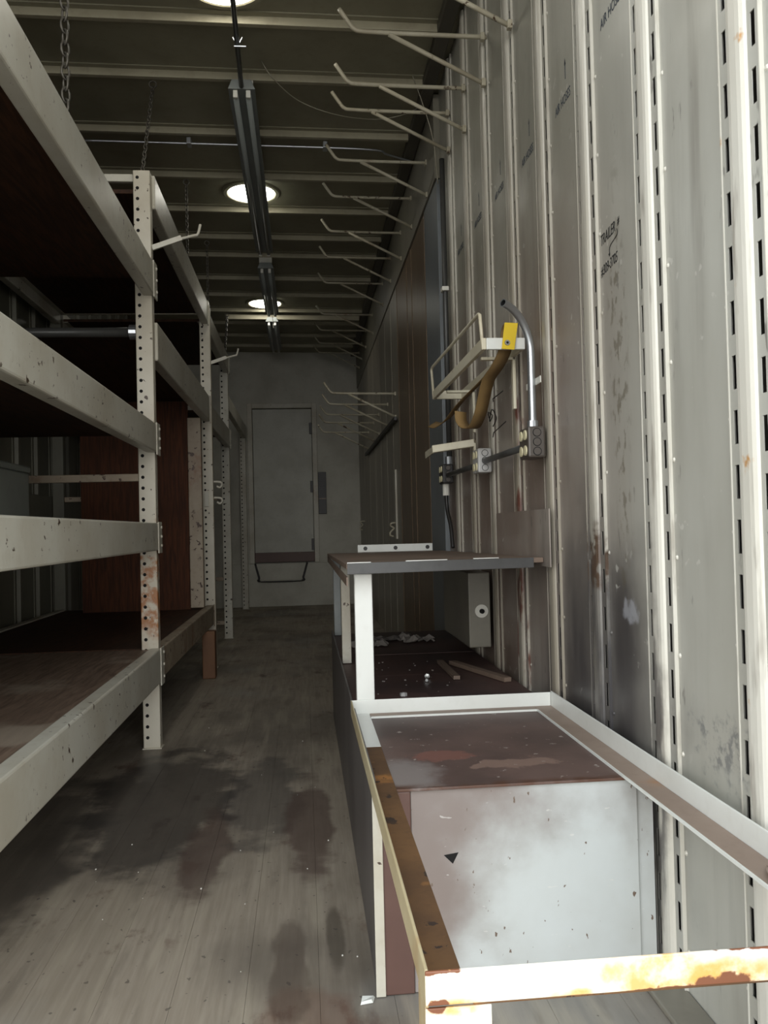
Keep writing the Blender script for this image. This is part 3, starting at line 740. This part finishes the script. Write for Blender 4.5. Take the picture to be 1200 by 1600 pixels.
MB().tube(smoothpts([(XP-.028, 3.98, 1.08), (XP-.026, 3.97, 1.0), (XP-.02, 3.92, .92), (XP-.02, 3.88, .825)], 6), .009, 8).build('cable', m_dark, t, smooth=True)
MB().tube([(XP-.028, 3.98, 1.121), (XP-.028, 3.98, 1.068)], .016, 10).build('connector', m_holder, t)
MB().tube(smoothpts([(XR-.03, 4.12, 2.60), (XR-.05, 4.10, 2.8), (XR-.10, 4.06, 2.95), (XR-.16, 4.0, 3.07)], 5), .0028, 6).build('corner_wire', m_thread, None, smooth=True, label='thin pale wire running from the roof corner to the dark riser pipe')['category'] = 'wire'

# cream wall shelf frame with wire guard
t = thing('wall_shelf', (.64, 3.2, 1.4), 'small cream metal shelf frame with a wire guard on the right wall', 'wall shelf')
XS0, YS0, YS1, ZS0, ZS1 = .560, 2.60, 3.62, 1.466, 1.502
box('front_channel', m_wire, t, XS0, XS0+.014, YS0, YS1, ZS0, ZS1, bevel=.002)
box('end_channel', m_clean, t, XS0+.0145, XP, YS0, YS0+.012, ZS0, ZS1, bevel=.002)
box('end_channel', m_wire, t, XS0+.0145, XP, YS1-.012, YS1, ZS0, ZS1, bevel=.002)
box('back_channel', m_wire, t, XP-.014, XP-.0005, YS0+.0125, YS1-.0125, ZS0, ZS1, bevel=.002)
MB().tube([(XS0+.004, YS0+.006, ZS0), (XS0-.003, YS0+.006, 1.575), (XS0-.002, YS0+.03, 1.582), (XS0-.002, YS1-.03, 1.600), (XS0-.003, YS1-.006, 1.592), (XS0+.004, YS1-.006, ZS0)], .0058, 8).build('guard_wire', m_wire, t, smooth=True)
for y in (2.72, 3.38):
    b = MB().bar((XS0+.02, y, ZS0-.006), (XP-.002, y, ZS0-.006), .020, .010)
    b.bar((XP-.008, y, ZS0-.001), (XP-.008, y, ZS0-.17), .020, .010, (1,0,0))
    b.build('bracket', m_wire, t, bevel=.002)
# straps over the shelf
def ribbon(path, w, th=.0025, wdir=(0,1,0)):
    b = MB(); P = smoothpts(path, 6); n = len(P); V = []
    for i, p in enumerate(P):
        d = (P[min(i+1,n-1)]-P[max(i-1,0)]).normalized(); wd = Vector(wdir); wd = (wd-d*wd.dot(d)).normalized(); q = d.cross(wd)
        V += [p-wd*w/2-q*th/2, p+wd*w/2-q*th/2, p+wd*w/2+q*th/2, p-wd*w/2+q*th/2]
    Fc = [(0,1,2,3), tuple((n-1)*4+k for k in (3,2,1,0))]
    for i in range(n-1):
        for k in range(4): Fc.append((i*4+k, i*4+(k+1) % 4, i*4+4+(k+1) % 4, i*4+4+k))
    return b.add(V, Fc)
t = thing('webbing_strap', (.64, 2.75, 1.4), 'yellow and brown webbing strap slung over the wall shelf frame', 'strap')
tb = MB().hexa([(.619,2.678,1.465),(.659,2.678,1.462),(.659,2.681,1.462),(.619,2.681,1.465),(.632,2.684,1.548),(.674,2.684,1.546),(.674,2.687,1.546),(.632,2.687,1.548)])
tb = tb.build('strap_end', m_yellow, t, bevel=.0008, label='yellow strap end with a steel grommet')
MB().ring((.6375, 2.6785, 1.484), (0,-1,0), [(.004,0),(.009,0),(.008,.002),(.004,.002)], 16).build('grommet', m_grommet, tb)
MB().disc((.6375, 2.6785, 1.484), (0,-1,0), .004, .0006, 12).build('grommet_hole', m_hole, tb)
ribbon([(.653, 2.69, 1.545), (.650, 2.72, 1.53), (.642, 2.735, 1.47), (.628, 2.78, 1.43), (.615, 2.86, 1.40), (.612, 2.93, 1.345), (.608, 2.98, 1.30), (.60, 3.04, 1.268), (.585, 3.10, 1.272), (.572, 3.13, 1.30), (.572, 3.14, 1.335)], .046, .003, (.95, .3, 0)).build('strap_loop', m_strap, t, smooth=True)
ribbon([(.632, 2.79, 1.44), (.615, 2.95, 1.415), (.605, 3.15, 1.40), (.60, 3.35, 1.385), (.592, 3.52, 1.36), (.575, 3.66, 1.35), (.56, 3.75, 1.365)], .044, .003, (.8, .1, .5)).build('strap_tail', m_strap, t, smooth=True)
t.location.y -= .09
# twisted tie wire on the post
b = MB()
b.tube([(XP-.001, 3.06, 1.372), (XP-.02, 2.98, 1.37), (XP-.012, 2.86, 1.378)], .002, 5).tube([(XP-.001, 3.08, 1.245), (XP-.02, 2.98, 1.25), (XP-.012, 2.83, 1.27)], .002, 5)
b.tube(smoothpts([(XP-.004, 3.12, 1.32), (XP-.016, 3.08, 1.335), (XP-.014, 3.02, 1.315), (XP-.016, 3.06, 1.30), (XP-.02, 3.0, 1.335), (XP-.012, 2.97, 1.30), (XP-.006, 3.05, 1.28)], 5), .002, 5)
b.build('tie_wire', m_dark, None, label='twisted dark tie wire on the wall post below the strap')['category'] = 'wire'
# cream bracket arm above the bench
t = thing('bracket_arm', (.6, 3.5, 1.2), 'short cream bracket arm on the wall above the middle outlet box', 'bracket')
MB().bar((XP-.002, 3.40, 1.256), (.535, 3.48, 1.240), .03, .030).build('arm', m_wire, t, bevel=.003)
MB().bar((.535, 3.48, 1.238), (.525, 3.62, 1.228), .006, .028).build('end_plate', m_hang, t)
MB().bar((XP-.006, 3.40, 1.255), (XP-.006, 3.40, 1.13), .024, .008, (1,0,0)).build('wall_leg', m_wire, t)

# ------------------------------------------------------------------ workbench along the right wall
BX0, BX1, BY0, BYM, BYE = .124, XP-.012, 1.705, 2.385, 4.25
bench = thing('workbench', (.4, 2.6, 0), 'long white and brown steel workbench with a raised grey top and an empty angle-iron frame', 'workbench')
box('side_panel', m_bside, bench, BX0, BX0+.006, BY0+.003, BYE, .002, .425, bevel=.001)
box('corner_stile', m_bstile, bench, BX0+.001, BX0+.074, BY0-.006, BY0+.002, .002, .398, bevel=.002)
box('corner_angle', m_post_dark, bench, BX0-.003, BX0+.016, BY0-.010, BY0-.0065, .002, .398, bevel=.001)
fp = box('front_panel', m_bpanel, bench, BX0+.0745, .662, BY0-.002, BY0+.006, .002, .398, bevel=.001)
box('front_filler', m_bpanel, bench, .6625, .697, BY0+.004, BY0+.008, .002, .398)
MB().add([(.262, BY0-.0026, .268), (.292, BY0-.0026, .272), (.280, BY0-.0026, .250)], [(0,1,2)]).build('torn_notch', m_hole, fp)
box('low_top', m_btop, bench, BX0+.007, .69, BY0-.008, BYM-.003, .3985, .404, bevel=.001)
box('back_panel', m_bside, bench, BX0+.007, .69, BYM+.0, BYM+.006, .002, .393)
# angle iron frame: upright flange outside, flat flange inside
ZF0, ZF1, TH, FW = .405, .446, .004, .045
FY0 = .922
def angle(name, mats, up_box, flat_box):
    a = box(name, mats[0], bench, *up_box, bevel=.0015)
    box('flange', mats[1], a, *flat_box, bevel=.001)
    return a
angle('side_rail', (m_railout, m_clean), (BX0-.006, BX0-.002, FY0, BYM, ZF0, ZF1), (BX0-.0018, BX0+FW, 2.02, BYM-.002, ZF0, ZF0+TH))
box('flange', m_rust_in, bench, BX0-.0018, BX0+FW, FY0+.006, 2.018, ZF0, ZF0+TH, bevel=.001)
angle('cross_rail', (m_clean, m_ledge), (BX0-.006, BX1, BYM, BYM+.004, ZF0, ZF1), (BX0+FW+.001, BX1-.05, BYM-FW, BYM-.001, ZF0, ZF0+TH))
angle('wall_rail', (m_clean, m_ledge), (BX1, BX1+.004, FY0, BYM, ZF0, ZF1+.004), (BX1-.05, BX1-.0005, FY0+.006, BYM-.001, ZF0, ZF0+TH))
angle('front_rail', (m_rust_front, m_rust_in), (BX0-.006, BX1+.004, FY0-.004, FY0-.0002, ZF0+.004, ZF1), (BX0+FW+.001, BX1-.051, FY0, FY0+FW, ZF0, ZF0+TH))
box('flange_glint', m_clean, bench, BX0+FW+.001, BX1-.051, BYM-FW-.003, BYM-FW-.0002, ZF0-.0005, ZF0+TH+.001)  # white strip paints in the light caught on the inner edge
box('flange_glint', m_clean, bench, BX1-.0532, BX1-.0502, FY0+FW+.002, BYM-FW-.001, ZF0-.0005, ZF0+TH+.001)  # same painted edge glint along the wall side
for x0, x1 in ((BX0-.006, BX0+.066), (BX1-.06, BX1+.004)):
    box('front_leg', m_rust_front, bench, x0, x1, FY0+.0, FY0+.004, .002, ZF0-.0005, bevel=.001)
    xa = x0 if x0 < .4 else x1-.004
    box('front_leg_web', m_railout, bench, xa, xa+.004, FY0+.0042, FY0+.06, .002, ZF0-.0005, bevel=.001)
# lower shelf behind the frame
for i, (a, b_) in enumerate(((2.393, 2.62), (2.623, 3.0), (3.003, 3.5), (3.503, BYE))):
    box('shelf_plank', m_bshelf, bench, BX0+.007, .69, a, b_, .394, .404+random.uniform(0,.002), bevel=.002)
# legs and raised top
for y, m, w in ((2.392, m_clean, .05), (3.30, m_post_dark, .035), (4.18, m_fix, .035)):
    box('leg', m, bench, BX0+.012, BX0+.012+w, y, y+.03, .4065, .795, bevel=.003)
TX0 = .112
tp = MB().hexa([(TX0,2.325,.812),(BX1,2.42,.812),(BX1,BYE,.79),(TX0,BYE,.79),(TX0,2.325,.826),(BX1,2.42,.826),(BX1,BYE,.804),(TX0,BYE,.804)])
tp.build('table_top', m_bsteel, bench, bevel=.001)
MB().hexa([(TX0+.002,2.318,.798),(BX1-.03,2.412,.798),(BX1-.03,2.418,.798),(TX0+.002,2.324,.798),(TX0+.002,2.318,.829),(BX1-.03,2.412,.827),(BX1-.03,2.418,.827),(TX0+.002,2.324,.829)]).build('edge_bar', m_bedge, bench, bevel=.0015)
for a, b_ in ((0, .12), (.3, .52), (.66, .8)):
    xa, xb = TX0+.002+(BX1-.03-TX0)*a, TX0+.002+(BX1-.03-TX0)*b_; ya, yb = 2.318+.094*a, 2.318+.094*b_
    MB().hexa([(xa,ya,.8285),(xb,yb,.8285),(xb,yb+.004,.8285),(xa,ya+.004,.8285),(xa,ya,.8308),(xb,yb,.8304),(xb,yb+.004,.8304),(xa,ya+.004,.8308)]).build('chipped_glint', m_clean, bench)  # white chipped-paint strips that also paint in the edge bar's highlight
box('top_side_apron', m_bsteel, bench, TX0, TX0+.004, 2.34, BYE, .765, .79)
bs = box('backstop', m_clean, bench, .262, .636, BYE-.012, BYE-.004, .805, .842, bevel=.002)
for x in (.30, .45, .61): MB().disc((x, BYE-.0125, .824), (0,-1,0), .010, .003, 12).build('bolt_head', m_dark, bs)
# enclosure under the top
t = thing('wall_enclosure', (.65, 3.5, .46), 'pale metal enclosure with a round knob on the wall under the bench top', 'enclosure')
box('body', m_hwhite, t, .612, XP-.001, 3.2, 3.78, .463, .745, bevel=.004)
kn = MB().disc((.66, 3.1995, .60), (0,-1,0), .025, .004, 20).build('knob_plate', m_holder, t)
MB().disc((.66, 3.195, .60), (0,-1,0), .009, .012, 14).build('knob', m_hole, t)
# bits on the lower shelf
ZS = .4065
def bit(name, label, cat, mb, mat, **kw): o = mb.build(name, mat, None, **kw); return setp(o, label, cat)
bit('red_board', 'maroon scrap board lying behind the white cross rail', 'board', MB().box(.175, .36, 2.46, 2.60, ZS, ZS+.012), m_bshelf, bevel=.002)
tt = thing('bolt', (.40, 2.86, ZS+.01), 'shiny zinc bolt lying on the lower bench shelf', 'bolt')
MB().tube([(.395, 2.84, ZS+.006), (.405, 2.90, ZS+.008)], .005, 8).build('shank', m_zinc, tt)
MB().disc((.405, 2.90, ZS+.009), (.16,1,0.02), .009, .007, 6).build('head', m_zinc, tt)
tt = thing('nut', (.285, 2.63, ZS+.012), 'small rusty nut on the maroon scrap board', 'nut')
MB().ring((.285, 2.56, ZS+.0125), (0,0,1), [(.005,0),(.011,0),(.011,.009),(.005,.009)], 6).build('ring', m_greybox, tt)
bit('wood_strip', 'short dark wooden strip lying crooked on the lower bench shelf', 'strip', MB().bar((.50, 2.86, ZS+.007), (.50, 3.22, ZS+.007), .022, .012), m_bsteel)
bit('wood_strip', 'long dark wooden strip leaning along the wall side of the lower bench shelf', 'strip', MB().bar((.655, 2.78, ZS+.008), (.54, 3.18, ZS+.008), .026, .014), m_bsteel)
for i, (x, y, s, lab) in enumerate(((.27, 3.75, .10, 'crumpled grey paper scrap at the left of the far bench shelf'), (.40, 3.95, .13, 'crumpled grey paper scrap at the back of the far bench shelf'), (.50, 3.85, .09, 'crumpled dark scrap by the enclosure on the far bench shelf'))):
    b = MB(); n = 9; V = []
    for j in range(n):
        for k in range(n):
            dx, dy = (j/(n-1)-.5)*s*1.6, (k/(n-1)-.5)*s
            V.append((x+dx+random.uniform(-.006,.006), y+dy+random.uniform(-.006,.006), ZS+.002+abs(random.gauss(0,.012))))
    b.add(V, [(j*n+k, (j+1)*n+k, (j+1)*n+k+1, j*n+k+1) for j in range(n-1) for k in range(n-1)])
    bit('paper_scrap', lab, 'scrap', b, m_scrap)
crumb = MB()
for k in range(26):
    x, y = random.uniform(.20, .47), random.uniform(2.64, 3.3); s = random.uniform(.001, .0032)
    crumb.box(x-s, x+s, y-s*1.5, y+s, ZS+.0005, ZS+.0005+s)
bit('debris', 'small pale grit and chips scattered over the lower bench shelf', 'debris', crumb, m_scrap)['kind'] = 'stuff'
crumb = MB()
for k in range(26):
    x, y = random.uniform(-.6, .1), random.uniform(1.6, 4.2); s = random.uniform(.0006, .0022)
    crumb.box(x-s, x+s, y-s*1.5, y+s, .0, s*1.2)
bit('floor_grit', 'small pale grit scattered over the floor boards', 'debris', crumb, m_holder)['kind'] = 'stuff'
tt = bit('paint_flake', 'small white paint flake on the floor by the bench corner', 'flake', MB().hexa([(.10,1.685,.001),(.125,1.69,.001),(.13,1.71,.001),(.103,1.705,.001),(.102,1.687,.006),(.122,1.69,.008),(.127,1.708,.005),(.105,1.703,.009)]), m_clean)
tt.location = (-.012, -.01, 0)
# floor angle along the right wall by the open end
setp(box('floor_angle', m_hwhite, None, .648, XR-.001, Y0+.05, BY0-.02, .002, .014, bevel=.003), 'battered pale angle strip along the floor at the wall', 'strip')
lf = MB(); V = []
for k in range(7):
    a = k/6; w = .012*math.sin(math.pi*min(max(a, .04), .96)); p = Vector((BX1-.040+.022*a, 1.17+.085*(a-.5), ZF0+TH+.001+.004*math.sin(3*a)))
    V += [p-Vector((w, 0, -.004)), p+Vector((0, 0, .0)), p+Vector((w, 0, .004))]
lf.add(V, [(3*k+j, 3*k+3+j, 3*k+4+j, 3*k+1+j) for k in range(6) for j in range(2)])
bit('dry_leaf', 'dry curled brown leaf lying on the wall-side rail of the bench frame', 'leaf', lf, m_ledge)
